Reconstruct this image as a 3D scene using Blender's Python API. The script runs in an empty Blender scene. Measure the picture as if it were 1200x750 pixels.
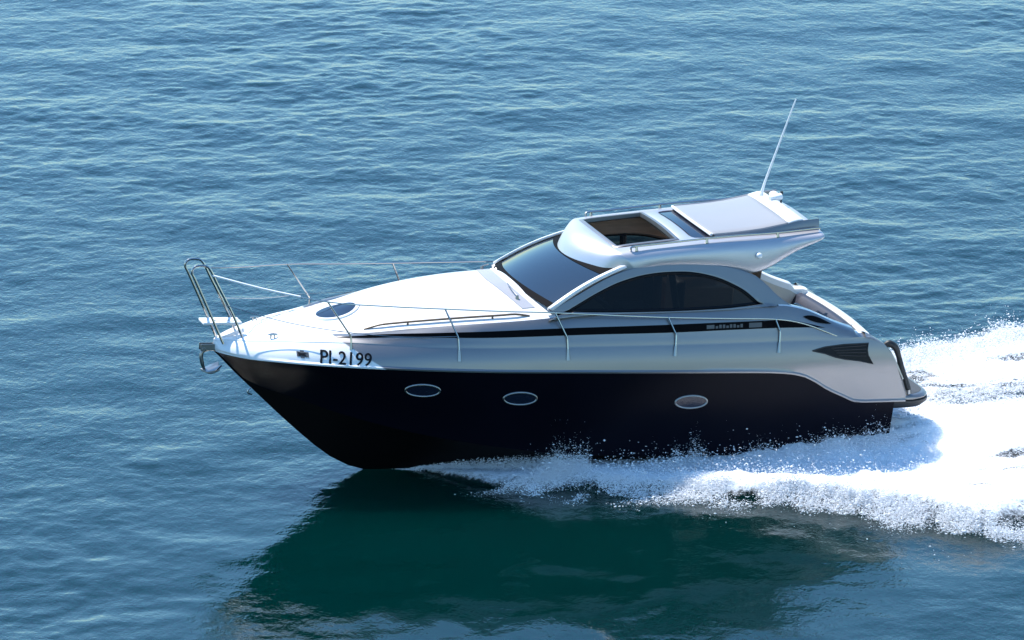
import bpy, math
import numpy as np
from mathutils import Vector

R = math.radians
scene = bpy.context.scene
COL = scene.collection

# ------------------------------------------------------------------ camera, sky, sun, exposure
YAW, TRIM, FLOAT = R(17.5), R(4.0), 0.26          # the yacht's heading, bow-up trim and height on the water
cam_d = bpy.data.cameras.new('camera')
cam_d.sensor_width = 36.0
cam_d.lens = 194.4
cam_d.clip_start = 0.5
cam_d.clip_end = 20000
cam = bpy.data.objects.new('camera', cam_d)
COL.objects.link(cam)
cam.location = (-0.526, -78.492, 23.694 + FLOAT)
cam.rotation_euler = (R(90 - 15.6), 0, 0)
scene.camera = cam

SUN_EL = R(60)
SUN_AZ = (-0.76, 0.65)                              # ground direction towards the sun: behind and left of the yacht
world = bpy.data.worlds.new('World')
scene.world = world
world.use_nodes = True
nt = world.node_tree
sky = nt.nodes.new('ShaderNodeTexSky')
sky.sky_type = 'NISHITA'
sky.sun_disc = False
sky.sun_elevation = SUN_EL
sky.sun_rotation = math.atan2(SUN_AZ[0], SUN_AZ[1])
sky.air_density = 1.25
sky.dust_density = 0.1
sky.ozone_density = 10.0
bg = nt.nodes['Background']
bg.inputs['Strength'].default_value = 0.15
tint = nt.nodes.new('ShaderNodeMix'); tint.data_type = 'RGBA'; tint.blend_type = 'MULTIPLY'
tint.inputs['Factor'].default_value = 1.0
tint.inputs['B'].default_value = (0.88, 1.015, 0.985, 1)      # a slightly greener sky colour
nt.links.new(sky.outputs[0], tint.inputs['A'])
nt.links.new(tint.outputs['Result'], bg.inputs['Color'])

sun_d = bpy.data.lights.new('sun', 'SUN')
sun_d.energy = 4.0
sun_d.angle = R(0.53)
sun_d.color = (1.0, 0.95, 0.88)
sun = bpy.data.objects.new('sun', sun_d)
COL.objects.link(sun)
sdir = Vector((SUN_AZ[0] * math.cos(SUN_EL), SUN_AZ[1] * math.cos(SUN_EL), math.sin(SUN_EL)))
sun.rotation_euler = sdir.to_track_quat('Z', 'Y').to_euler()
sun.location = (-20, 30, 40)

scene.view_settings.view_transform = 'Standard'
scene.view_settings.look = 'None'
scene.view_settings.exposure = 0.88
scene.view_settings.gamma = 1.0
scene.view_settings.use_curve_mapping = False
scene.render.engine = 'CYCLES'
scene.cycles.max_bounces = 8
scene.cycles.transparent_max_bounces = 16
scene.cycles.sample_clamp_indirect = 4.0

# ------------------------------------------------------------------ small maths helpers
def pchip(xs, ys):
    xs = np.asarray(xs, float); ys = np.asarray(ys, float)
    h = np.diff(xs); d = np.diff(ys) / h
    m = np.zeros_like(ys)
    for i in range(1, len(xs) - 1):
        if d[i-1] * d[i] > 0:
            w1, w2 = 2*h[i] + h[i-1], h[i] + 2*h[i-1]
            m[i] = (w1 + w2) / (w1 / d[i-1] + w2 / d[i])
    m[0], m[-1] = d[0], d[-1]
    def f(x):
        x = np.clip(x, xs[0], xs[-1])
        i = np.clip(np.searchsorted(xs, x) - 1, 0, len(xs) - 2)
        t = (x - xs[i]) / h[i]
        r = ((1+2*t)*(1-t)**2*ys[i] + t*(1-t)**2*h[i]*m[i] + t*t*(3-2*t)*ys[i+1] + t*t*(t-1)*h[i]*m[i+1])
        return r if np.ndim(r) else float(r)
    return f

def sstep(a, b, x):
    t = np.clip((x - a) / (b - a), 0, 1)
    return t * t * (3 - 2 * t)

RNG = np.random.default_rng(7)
def make_noise(seed):
    r = np.random.default_rng(seed)
    N = 256
    ang = r.uniform(0, 2*np.pi, (N, N))
    gx, gy = np.cos(ang), np.sin(ang)
    def n(x, y):
        xi = np.floor(x).astype(int); yi = np.floor(y).astype(int)
        fx, fy = x - xi, y - yi
        u = fx*fx*fx*(fx*(fx*6-15)+10); v = fy*fy*fy*(fy*(fy*6-15)+10)
        def g(i, j, dx, dy):
            i = i % N; j = j % N
            return gx[i, j]*dx + gy[i, j]*dy
        a = g(xi, yi, fx, fy); b = g(xi+1, yi, fx-1, fy)
        c = g(xi, yi+1, fx, fy-1); d = g(xi+1, yi+1, fx-1, fy-1)
        return (a + u*(b-a))*(1-v) + (c + u*(d-c))*v
    return n
N1, N2, N3 = make_noise(11), make_noise(23), make_noise(37)
def fbm(n, x, y, octs=4, gain=0.5):
    s = 0.0; a = 1.0; f = 1.0; t = 0.0
    for k in range(octs):
        s = s + a * n(x*f + 17.3*k, y*f - 9.1*k); t += a
        a *= gain; f *= 2.03
    return s / t * 1.6

# ------------------------------------------------------------------ materials
def principled(name, color, rough=0.5, metal=0.0, coat=0.0, ior=1.5, spec=0.5):
    m = bpy.data.materials.new(name)
    m.use_nodes = True
    p = m.node_tree.nodes['Principled BSDF']
    p.inputs['Base Color'].default_value = (*color, 1)
    p.inputs['Roughness'].default_value = rough
    p.inputs['Metallic'].default_value = metal
    p.inputs['IOR'].default_value = ior
    p.inputs['Specular IOR Level'].default_value = spec
    p.inputs['Coat Weight'].default_value = coat
    p.inputs['Coat Roughness'].default_value = 0.05
    return m

def grime(m, scale=3.0, amount=0.12, rough_amount=0.1, stretch=(1, 1, 1)):
    """faint uneven wear: varies base colour and roughness with object-space noise"""
    t = m.node_tree; p = t.nodes['Principled BSDF']
    tc = t.nodes.new('ShaderNodeTexCoord'); mp = t.nodes.new('ShaderNodeMapping')
    mp.inputs['Scale'].default_value = stretch
    no = t.nodes.new('ShaderNodeTexNoise'); no.inputs['Scale'].default_value = scale
    no.inputs['Detail'].default_value = 6
    t.links.new(tc.outputs['Object'], mp.inputs['Vector']); t.links.new(mp.outputs[0], no.inputs['Vector'])
    c = p.inputs['Base Color'].default_value[:]
    mx = t.nodes.new('ShaderNodeMix'); mx.data_type = 'RGBA'
    mx.inputs['A'].default_value = tuple(v*(1-amount) for v in c[:3]) + (1,)
    mx.inputs['B'].default_value = tuple(min(1, v*(1+amount*0.6)) for v in c[:3]) + (1,)
    t.links.new(no.outputs['Fac'], mx.inputs['Factor'])
    t.links.new(mx.outputs['Result'], p.inputs['Base Color'])
    mr = t.nodes.new('ShaderNodeMapRange')
    r0 = p.inputs['Roughness'].default_value
    mr.inputs['To Min'].default_value = max(0.01, r0 - rough_amount); mr.inputs['To Max'].default_value = r0 + rough_amount
    t.links.new(no.outputs['Fac'], mr.inputs['Value'])
    t.links.new(mr.outputs['Result'], p.inputs['Roughness'])
    return m

M = {}
M['silver'] = grime(principled('silver_gelcoat', (0.245, 0.236, 0.233), 0.36, 0.8, 0.0), 1.5, 0.05, 0.04)
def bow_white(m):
    """the silver sides turn to non-metallic white ahead of a slanting edge"""
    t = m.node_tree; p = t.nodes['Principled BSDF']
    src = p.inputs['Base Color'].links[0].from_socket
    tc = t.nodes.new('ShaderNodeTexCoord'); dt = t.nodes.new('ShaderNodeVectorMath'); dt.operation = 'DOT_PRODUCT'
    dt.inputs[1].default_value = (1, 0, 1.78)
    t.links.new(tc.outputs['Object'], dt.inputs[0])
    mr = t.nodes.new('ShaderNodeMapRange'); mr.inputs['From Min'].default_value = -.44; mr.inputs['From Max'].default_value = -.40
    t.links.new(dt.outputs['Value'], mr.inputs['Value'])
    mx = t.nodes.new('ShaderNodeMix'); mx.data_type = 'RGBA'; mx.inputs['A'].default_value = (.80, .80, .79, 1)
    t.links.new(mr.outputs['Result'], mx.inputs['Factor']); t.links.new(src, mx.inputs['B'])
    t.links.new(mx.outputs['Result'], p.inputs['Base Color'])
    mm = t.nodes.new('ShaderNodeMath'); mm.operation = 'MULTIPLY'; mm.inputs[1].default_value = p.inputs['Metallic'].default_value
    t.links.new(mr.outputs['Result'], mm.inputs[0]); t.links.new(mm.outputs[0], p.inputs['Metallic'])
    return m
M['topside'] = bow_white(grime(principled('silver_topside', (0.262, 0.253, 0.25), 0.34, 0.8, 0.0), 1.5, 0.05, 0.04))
M['shell'] = grime(principled('pale_silver_shell', (0.53, 0.515, 0.52), 0.40, 0.75, 0.0), 1.5, 0.04, 0.04)
M['white'] = grime(principled('white_gelcoat', (0.78, 0.765, 0.74), 0.3, 0.0, 0.4), 2.0, 0.04, 0.06)
M['panel'] = grime(principled('roof_panel_grey', (0.28, 0.28, 0.287), 0.45, 0.0, 0.1), 2.5, 0.04, 0.06)
M['navy'] = grime(principled('dark_hull_paint', (0.003, 0.003, 0.007), 0.30, 0.0, 0.0, 1.5, 0.08), 1.2, 0.3, 0.04)
M['black'] = principled('black_trim', (0.004, 0.004, 0.006), 0.4, spec=0.2)
M['matt'] = principled('matt_black', (0.004, 0.004, 0.005), 0.7, spec=0.05)
M['rubber'] = principled('black_rubber', (0.012, 0.012, 0.012), 0.55)
M['steel'] = principled('stainless_steel', (0.40, 0.39, 0.38), 0.16, 1.0)
M['darksteel'] = principled('weathered_steel', (0.25, 0.25, 0.25), 0.3, 1.0)
M['chrome'] = principled('chrome_ring', (0.34, 0.34, 0.33), 0.32, 1.0)
M['cream'] = grime(principled('cream_upholstery', (0.55, 0.50, 0.42), 0.6), 6, 0.08, 0.08)
M['wood'] = grime(principled('varnished_wood', (0.60, 0.38, 0.24), 0.35, 0, 0.3), 5, 0.3, 0.08, (1, 1, 8))
M['teakrail'] = principled('dark_teak', (0.16, 0.10, 0.06), 0.4)
M['teak'] = grime(principled('teak_deck', (0.30, 0.20, 0.12), 0.6), 8, 0.2, 0.08, (1, 12, 1))
M['dash'] = grime(principled('dash_grey', (0.045, 0.045, 0.045), 0.6), 6, 0.1)
M['cushion'] = grime(principled('navy_cushion', (0.012, 0.016, 0.035), 0.55), 6, 0.15)
M['cowl'] = grime(principled('light_grey_cowl', (0.34, 0.34, 0.36), 0.45), 4, 0.06)
M['grey'] = principled('grey_lettering', (0.075, 0.078, 0.08), 0.4)
M['plastic'] = principled('white_plastic', (0.78, 0.78, 0.76), 0.35)

def glass(name, tint, rough=0.02, ior=1.6, body=(0, 0, 0), mix=0.5):
    """tinted pane: see-through tint mixed with a dark body under a clear reflecting surface"""
    m = bpy.data.materials.new(name); m.use_nodes = True
    t = m.node_tree; t.nodes.clear()
    out = t.nodes.new('ShaderNodeOutputMaterial')
    tr = t.nodes.new('ShaderNodeBsdfTransparent'); tr.inputs['Color'].default_value = (*tint, 1)
    df = t.nodes.new('ShaderNodeBsdfDiffuse'); df.inputs['Color'].default_value = (*body, 1)
    m1 = t.nodes.new('ShaderNodeMixShader'); m1.inputs[0].default_value = mix
    gl = t.nodes.new('ShaderNodeBsdfGlossy'); gl.inputs['Roughness'].default_value = rough
    fr = t.nodes.new('ShaderNodeFresnel'); fr.inputs['IOR'].default_value = ior
    m2 = t.nodes.new('ShaderNodeMixShader')
    t.links.new(tr.outputs[0], m1.inputs[1]); t.links.new(df.outputs[0], m1.inputs[2])
    t.links.new(fr.outputs[0], m2.inputs[0]); t.links.new(m1.outputs[0], m2.inputs[1]); t.links.new(gl.outputs[0], m2.inputs[2])
    t.links.new(m2.outputs[0], out.inputs['Surface'])
    return m
M['side_glass'] = glass('dark_tinted_glass', (0.12, 0.122, 0.115), 0.03, 1.33, (0.004, 0.005, 0.005), 0.25)
M['wind_glass'] = glass('blue_tinted_glass', (0.05, 0.075, 0.11), 0.04, 2.3, (0.014, 0.020, 0.030), 0.6)
M['hatch_glass'] = glass('smoked_hatch_glass', (0.08, 0.09, 0.12), 0.04, 1.6, (0.012, 0.016, 0.035), 0.8)

# ------------------------------------------------------------------ mesh builder (yacht coordinates: x metres aft of the bow, y to starboard, z up)
def L(p):
    return (float(p[0]) - 5.2, float(p[1]), float(p[2]))

class MB:
    def __init__(s):
        s.v = []; s.f = []
    def add(s, vs, fs):
        o = len(s.v); s.v += [tuple(map(float, p)) for p in vs]; s.f += [tuple(i + o for i in f) for f in fs]
    def grid(s, rows, close=False, flip=False):
        n = len(rows[0]); vs = [p for r in rows for p in r]; fs = []
        for i in range(len(rows) - 1):
            for j in range(n if close else n - 1):
                a, b = i*n + j, i*n + (j+1) % n
                f = (a, b, b + n, a + n)
                fs.append(f[::-1] if flip else f)
        s.add(vs, fs)
    only = 0
    def both(s, rows, close=False, flip=False):
        if s.only <= 0: s.grid(rows, close, flip)
        if s.only >= 0: s.grid([[(p[0], -p[1], p[2]) for p in r] for r in rows], close, not flip)
    @staticmethod
    def two(name, mat, parent, rows, **k):
        """one mesh for each side of the yacht"""
        for sg in (-1, 1):
            m = MB(); m.only = sg; m.both(rows); o = m.build(name, mat, parent, **k)
        return o
    def box(s, x0, x1, y0, y1, z0, z1):
        s.add([(x, y, z) for z in (z0, z1) for y in (y0, y1) for x in (x0, x1)],
              [(0, 2, 3, 1), (4, 5, 7, 6), (0, 1, 5, 4), (2, 6, 7, 3), (0, 4, 6, 2), (1, 3, 7, 5)])
    def tube(s, pts, r, n=10, smooth=6, caps=True):
        pts = [np.array(p, float) for p in pts]
        if smooth and len(pts) > 2:
            q = []
            for i in range(len(pts) - 1):
                p0 = pts[max(i-1, 0)]; p1 = pts[i]; p2 = pts[i+1]; p3 = pts[min(i+2, len(pts)-1)]
                for k in range(smooth):
                    t = k / smooth
                    q.append(0.5*((2*p1) + (-p0+p2)*t + (2*p0-5*p1+4*p2-p3)*t*t + (-p0+3*p1-3*p2+p3)*t**3))
            q.append(pts[-1]); pts = q
        rr = r if hasattr(r, '__len__') else [r]*2
        rad = np.interp(np.linspace(0, 1, len(pts)), np.linspace(0, 1, len(rr)), rr)
        rows = []; up = None
        for i, p in enumerate(pts):
            t = pts[min(i+1, len(pts)-1)] - pts[max(i-1, 0)]; t /= np.linalg.norm(t) + 1e-9
            if up is None:
                up = np.cross(t, [0.3, 0.9, 0.2]); 
            a = up - t*(up @ t); a /= np.linalg.norm(a) + 1e-9; up = a
            b = np.cross(t, a)
            rows.append([p + rad[i]*(a*math.cos(w) + b*math.sin(w)) for w in np.linspace(0, 2*np.pi, n, endpoint=False)])
        s.grid(rows, close=True)
        if caps:
            o = len(s.v); 
            s.f.append(tuple(o - n + k for k in range(n)))
            s.f.append(tuple(o - n*len(rows) + k for k in reversed(range(n))))
    def build(s, name, mat, parent=None, sharp=35, solid=0, bevel=0, local=True, subsurf=0, off=-1, weld=True):
        me = bpy.data.meshes.new(name)
        me.from_pydata([L(p) for p in s.v] if local else s.v, [], s.f)
        me.materials.append(mat)
        me.validate()
        import bmesh
        b = bmesh.new(); b.from_mesh(me)
        if weld:
            bmesh.ops.remove_doubles(b, verts=b.verts, dist=0.0006)
            bmesh.ops.dissolve_degenerate(b, edges=b.edges, dist=0.0003)
        bmesh.ops.recalc_face_normals(b, faces=b.faces)
        b.to_mesh(me); b.free()
        me.polygons.foreach_set('use_smooth', [True]*len(me.polygons))
        me.set_sharp_from_angle(angle=R(sharp))
        o = bpy.data.objects.new(name, me); COL.objects.link(o)
        if parent: o.parent = parent
        if solid:
            k = o.modifiers.new('thickness', 'SOLIDIFY'); k.thickness = solid; k.offset = off
        if bevel:
            k = o.modifiers.new('edges', 'BEVEL'); k.width = bevel; k.segments = 3; k.limit_method = 'ANGLE'; k.angle_limit = R(40)
        if subsurf:
            k = o.modifiers.new('round', 'SUBSURF'); k.levels = subsurf; k.render_levels = subsurf
        return o

def tag(o, label=None, cat=None, group=None, kind=None):
    for k, v in (('label', label), ('category', cat), ('group', group), ('kind', kind)):
        if v: o[k] = v
    return o

# ------------------------------------------------------------------ water
def build_wave_table():
    r = np.random.default_rng(5)
    W = []
    bands = [(5.0, 2.6, 12, 0.015), (2.6, 1.3, 22, 0.018), (1.3, 0.7, 40, 0.021), (0.7, 0.4, 50, 0.026), (0.4, 0.22, 60, 0.034)]
    for hi, lo, n, slope in bands:                     # slope = rms slope of the whole band
        for i in range(n):
            lam = math.exp(r.uniform(math.log(lo), math.log(hi)))
            k = 2*math.pi/lam
            th = R(-74) + r.normal(0, 0.6 if lam > 2.6 else 0.85 if lam > 1.3 else 1.5)             # waves run towards the viewer, slightly from the right
            a = slope*math.sqrt(2.0/n)/k
            W.append((k*math.cos(th), k*math.sin(th), a, r.uniform(0, 2*np.pi), lam))
    return W
WAVES = build_wave_table()
def calm(x, y):
    # 1 in the smooth water beside and ahead of the yacht, 0 on the open sea
    return np.exp(-((x + 0.5)/7.0)**2 - ((y + 6.0)/5.0)**2)
def wave_h(x, y, spacing=0.05):
    h = np.zeros_like(x)
    g = 1.0 + 1.1*fbm(N1, x/8.0, y/15.0, 3)
    g = np.clip(g, 0.3, 1.8)
    c = calm(x, y)
    wx = x + 0.25*fbm(N2, x/2.3, y/2.3, 2); wy = y + 0.25*fbm(N3, x/2.3, y/2.3, 2)
    for kx, ky, a, ph, lam in WAVES:
        fade = np.clip((lam/ np.maximum(spacing, 1e-6) - 3.0)/2.0, 0, 1)
        s = np.sin(kx*wx + ky*wy + ph)
        h += a*fade*(g if lam < 1.3 else 1.0)*(1 - c*(.80 if lam < .7 else .15 if lam < 1.3 else -.1))*(s - 0.06*np.cos(2*(kx*wx + ky*wy + ph)))
    return h

def axis(a, b, step, far):
    core = list(np.arange(a, b + step*0.5, step))
    up = []; s = step; v = core[-1]
    while v < far:
        s *= 1.16; v += s; up.append(v)
    dn = []; s = step; v = core[0]
    while v > -far:
        s *= 1.16; v -= s; dn.append(v)
    return np.array(dn[::-1] + core + up)

def mesh_from_grid(name, X, Y, Z, keep=None):
    ny, nx = X.shape
    me = bpy.data.meshes.new(name)
    co = np.stack([X, Y, Z], -1).reshape(-1, 3).astype(np.float32)
    idx = np.arange(nx*ny).reshape(ny, nx)
    q = np.stack([idx[:-1, :-1], idx[:-1, 1:], idx[1:, 1:], idx[1:, :-1]], -1).reshape(-1, 4)
    if keep is not None:
        k = keep.reshape(-1)
        q = q[k[q].any(1)]
        used = np.unique(q); remap = np.full(nx*ny, -1); remap[used] = np.arange(len(used))
        co = co[used]; q = remap[q]
    else:
        used = None
    me.vertices.add(len(co)); me.vertices.foreach_set('co', co.ravel())
    me.loops.add(q.size); me.loops.foreach_set('vertex_index', q.astype(np.int32).ravel())
    me.polygons.add(len(q)); me.polygons.foreach_set('loop_start', np.arange(0, q.size, 4, dtype=np.int32))
    me.update(calc_edges=True)
    me.polygons.foreach_set('use_smooth', np.ones(len(q), bool))
    return me, used

def water_material():
    m = principled('sea_water', (0.000, 0.0145, 0.0135), 0.055, 0.0, 0.0, 1.333)
    t = m.node_tree; p = t.nodes['Principled BSDF']
    t.nodes['Principled BSDF'].subsurface_method = 'BURLEY'
    p.inputs['Subsurface Weight'].default_value = 1.0
    p.inputs['Subsurface Radius'].default_value = (0.6, 1.0, 0.9)
    p.inputs['Subsurface Scale'].default_value = 4.0
    tc = t.nodes.new('ShaderNodeTexCoord')
    last = None
    for sc, dist, det, stretch in ((5.5, 0.012, 4, (1.5, 1.0, 1)), (15.0, 0.0045, 2, (1.4, 1, 1))):
        mp = t.nodes.new('ShaderNodeMapping'); mp.inputs['Scale'].default_value = stretch
        mp.inputs['Rotation'].default_value = (0, 0, R(8))
        no = t.nodes.new('ShaderNodeTexNoise'); no.inputs['Scale'].default_value = sc; no.inputs['Detail'].default_value = det
        no.inputs['Distortion'].default_value = 0.4
        b = t.nodes.new('ShaderNodeBump'); b.inputs['Strength'].default_value = 1.0; b.inputs['Distance'].default_value = dist
        t.links.new(tc.outputs['Object'], mp.inputs['Vector']); t.links.new(mp.outputs[0], no.inputs['Vector'])
        rip = t.nodes.new('ShaderNodeAttribute'); rip.attribute_name = 'ripple'; t.links.new(rip.outputs['Fac'], b.inputs['Strength'])
        t.links.new(no.outputs['Fac'], b.inputs['Height'])
        if last: t.links.new(last.outputs[0], b.inputs['Normal'])
        last = b
    t.links.new(last.outputs[0], p.inputs['Normal'])
    return m

CY, SY = math.cos(YAW), math.sin(YAW)
def to_ab(x, y):       # metres aft of the bow along the heading, metres to starboard
    return x*CY + y*SY + 5.2, -x*SY + y*CY
def from_ab(a, b):
    a = a - 5.2
    return a*CY - b*SY, a*SY + b*CY

port_edge = pchip([2.3, 2.9, 3.3, 3.7, 4.5, 5.3, 5.8, 6.35, 6.9, 7.4, 8.0, 8.44, 8.9, 9.4, 9.7, 10.0, 10.6, 12, 16, 24],
                  [0.02, 0.10, 0.62, 1.25, 1.90, 2.08, 2.36, 2.72, 3.02, 3.35, 3.68, 4.1, 4.6, 5.0, 5.5, 5.75, 5.6, 6.3, 7.8, 10.0])
stbd_edge = pchip([2.3, 2.9, 3.7, 4.5, 6, 8, 10, 11.5, 13, 14.5, 24], [0.02, 0.35, 1.3, 1.7, 2.0, 2.3, 2.5, 2.9, 3.4, 3.9, 7.5])

xs = axis(-13.0, 13.0, 0.055, 9000.0)
ys = axis(-12.0, 37.0, 0.055, 9000.0)
X, Y = np.meshgrid(xs, ys)
SP = np.maximum(*np.meshgrid(np.gradient(xs), np.gradient(ys)))
Z = wave_h(X, Y, SP)
def wake_swell(x, y):
    a, b = to_ab(x, y)
    h = 0.0
    for edge, sgn in ((port_edge, -1), (stbd_edge, 1)):
        d = sgn*b - edge(a)                              # >0 outside the foam
        h = h + sstep(2.5, 7.0, a)*(1 - sstep(16, 24, a))*(0.10*np.exp(-((d + 0.35)/0.40)**2))
    return h
near = (np.abs(X) < 40) & (np.abs(Y) < 40)
Z[near] += wake_swell(X[near], Y[near])
me, _ = mesh_from_grid('water', X, Y, Z)
at = me.attributes.new('ripple', 'FLOAT', 'POINT')
at.data.foreach_set('value', (1 - .8*calm(X, Y)).reshape(-1).astype(np.float32))
me.materials.append(water_material())
water = bpy.data.objects.new('water', me); COL.objects.link(water)
tag(water, 'rippled blue sea, dark green in the reflection of the yacht', 'water', kind='structure')

# ------------------------------------------------------------------ the yacht
yacht = bpy.data.objects.new('motor_yacht', None); COL.objects.link(yacht)
yacht.location = (0, 0, FLOAT)
yacht.rotation_euler = (0, TRIM, YAW)
tag(yacht, 'silver and white motor yacht with a black hull speeding over blue water', 'motor yacht')

hb = pchip([0, .02, .05, .1, .15, .25, .4, .8, 1.3, 2, 3, 4, 5, 6, 8, 10.6],
           [0, .10, .17, .245, .31, .42, .57, .86, 1.1, 1.33, 1.52, 1.62, 1.66, 1.68, 1.66, 1.6])
stem = pchip([0, .1, .32, .614, 1.226, 1.77, 2.04, 2.44, 3, 4, 6, 11], [1.39, 1.30, 1.08, .81, .256, -.184, -.346, -.47, -.54, -.56, -.54, -.48])
chz = pchip([0, .5, 1, 2, 3.5, 5, 7, 11], [1.37, .93, .80, .55, .28, .12, .06, .06])
chy = pchip([0, .45, .7, 1, 2, 3, 4, 5, 6, 8, 11], [0, .02, .16, .33, .83, 1.12, 1.28, 1.37, 1.42, 1.43, 1.39])
bnd = pchip([0, .17, .8, 2.06, 3.5, 5.3, 6.6, 7.96, 8.25, 8.5, 8.7, 8.93, 9.2, 9.43, 9.6, 10.6],
            [1.395, 1.395, 1.432, 1.449, 1.437, 1.42, 1.40, 1.374, 1.355, 1.31, 1.225, 1.09, .965, .875, .865, .865])
kz0 = pchip([0, .1, .5, .93, 1.38, 1.96, 2.8, 3.5, 5.3, 7.4, 9.16, 10.6], [1.535, 1.575, 1.63, 1.69, 1.728, 1.765, 1.772, 1.776, 1.80, 1.82, 1.85, 1.86])
tran = pchip([9.3, 9.5, 9.65, 9.8, 9.88, 10.2, 10.6], [1.95, 1.89, 1.82, 1.74, 1.66, 1.01, .3])
O1 = pchip([0, .05, .1, .4, .8, 1.3, 2, 3, 5, 11], [0, .08, .12, .18, .22, .22, .16, .10, .08, .08])
O2 = pchip([0, .05, .1, .4, .8, 1.3, 2, 3, 4, 11], [0, .11, .16, .26, .33, .33, .25, .16, .13, .13])
O4 = pchip([0, .05, .1, .4, .8, 1.3, 2, 3, 4, 11], [0, .15, .21, .35, .45, .45, .40, .30, .25, .25])
l2z = pchip([0, .4, .93, 1.58, 1.87, 2.57, 3.54, 4.55, 5.32, 6.5, 7.43, 8.23, 8.63, 9.2, 9.5, 10.6], [1.545, 1.635, 1.72, 1.80, 1.827, 1.898, 1.921, 1.953, 1.974, 1.99, 2.015, 2.031, 2.02, 1.96, 1.905, 1.905])
l3z = pchip([0, .4, .93, 1.58, 1.87, 2.57, 3.54, 4.55, 5.32, 6.5, 7.43, 8.23, 8.57, 9.2, 9.5, 10.6], [1.547, 1.64, 1.725, 1.81, 1.858, 1.935, 1.99, 2.035, 2.058, 2.082, 2.105, 2.12, 2.085, 1.975, 1.91, 1.91])
l4z = pchip([0, .4, .93, 1.45, 2.02, 2.61, 3.57, 4.57, 4.83, 5.34, 6.39, 7.31, 7.9, 8.2, 8.52, 9.08, 9.37, 9.5, 10.6],
            [1.55, 1.65, 1.745, 1.80, 1.875, 1.975, 2.09, 2.175, 2.21, 2.245, 2.263, 2.287, 2.32, 2.32, 2.265, 2.046, 1.95, 1.915, 1.915])
crown = pchip([0, .41, .8, 1.42, 1.9, 2.4, 3.2, 3.8, 4.3, 4.8], [1.55, 1.665, 1.745, 1.86, 1.985, 2.165, 2.33, 2.395, 2.42, 2.42])

def side_y(x, z):
    """half-breadth of the yacht's side at height z"""
    zc, yc, zr, yr = chz(x), chy(x), 1.42, hb(x)
    zk, yk = kz0(x), hb(x) - O1(x)
    if z <= zr:
        t = max(0.0, (z - zc)/max(zr - zc, 1e-4)); t = min(t, 1.0)
        fl = 0.30*max(0.0, 1 - x/5.0)                  # flare towards the bow
        return yc + (yr - yc)*(t - fl*t*(1 - t))
    t = min(1.0, (z - zr)/max(zk - zr, 1e-4))
    return yr + (yk - yr)*t**2.0

# dark hull
st = np.array([.004, .012, .03, .06, .1, .16, .24, .34, .46, .6, .76, .94, 1.14, 1.36, 1.6, 1.86, 2.14, 2.44] + list(np.arange(2.75, 10.01, 0.15)) + [10.05])
rows = []
for x in st:
    k, zc, yc = stem(x), chz(x), chy(x)
    b = bnd(x)
    if x < 0.5:
        zc = min(zc, k + 0.35*(b - k) + 0.0); 
    zc = max(zc, k + 0.02)
    sec = [(x, 0, k)]
    for t in (.33, .66):
        sec.append((x, -yc*t, k + (zc - k)*t))
    sec.append((x, -yc, zc))
    sec.append((x, -(yc + 0.03*min(1, yc)), zc + 0.012))
    for t in (.15, .3, .45, .6, .75, .9, 1.0):
        z = zc + 0.012 + (b - zc - 0.012)*t
        y = max(side_y(x, z), 0.0)
        sec.append((x, -max(y, (yc+.03*min(1, yc)) if t < .2 else 0), z))
    rows.append(sec)
hull = MB(); hull.both([r[4:] for r in rows])
bottom = MB(); bottom.both([r[:5] for r in rows])
last = rows[-1]
for sgn in (1, -1):
    hull.add([(p[0], p[1]*sgn, p[2]) for p in last] + [(last[-1][0], 0, last[-1][2])], [tuple(range(len(last) + 1))])
hull_o = hull.build('hull', M['navy'], yacht, sharp=40)
tag(hull_o, 'glossy black lower hull')
bottom.build('hull_bottom', M['matt'], hull_o, sharp=40)

# portholes on the visible side: chrome ring and dark pane each
def on_side(x, z, out):
    e = 0.02
    y = side_y(x, z)
    tx = np.array([e, -(side_y(x+e, z) - y), 0]); tz = np.array([0, -(side_y(x, z+e) - y), e])
    n = np.cross(tz, tx); n = n/np.linalg.norm(n)
    if n[1] > 0: n = -n
    return np.array([x, -y, z]) + n*out
for px_, pz_ in ((2.79, 1.115), (4.22, 1.015), (6.83, .935)):
    mb = MB()
    rw = []
    for w in np.linspace(0, 2*np.pi, 40, endpoint=False):
        ca, sa = math.cos(w), math.sin(w)
        rw.append([on_side(px_ + (0.245 + dr)*ca, pz_ + (0.098 + dr)*sa, o_) for dr, o_ in ((-.014, .004), (-.010, .016), (.002, .020), (.012, .014), (.016, .002))])
    rw.append(rw[0])
    mb.grid(rw)
    ring = mb.build('porthole', M['chrome'], hull_o, sharp=60)
    mb = MB()
    loop = [on_side(px_ + 0.235*math.cos(w), pz_ + 0.088*math.sin(w), .006) for w in np.linspace(0, 2*np.pi, 40, endpoint=False)]
    mb.add([on_side(px_, pz_, .006)] + loop, [(0, 1 + i, 1 + (i+1) % 40) for i in range(40)])
    pane = mb.build('porthole_pane', M['hatch_glass'], hull_o, sharp=60)

# small mooring eye on the stem
mb = MB(); mb.tube([(.60, -.015, .83), (.56, -.015, .79), (.56, -.015, .74), (.62, -.015, .72)], .012, smooth=6)
mb.build('bow_eye', M['steel'], hull_o)

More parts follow.
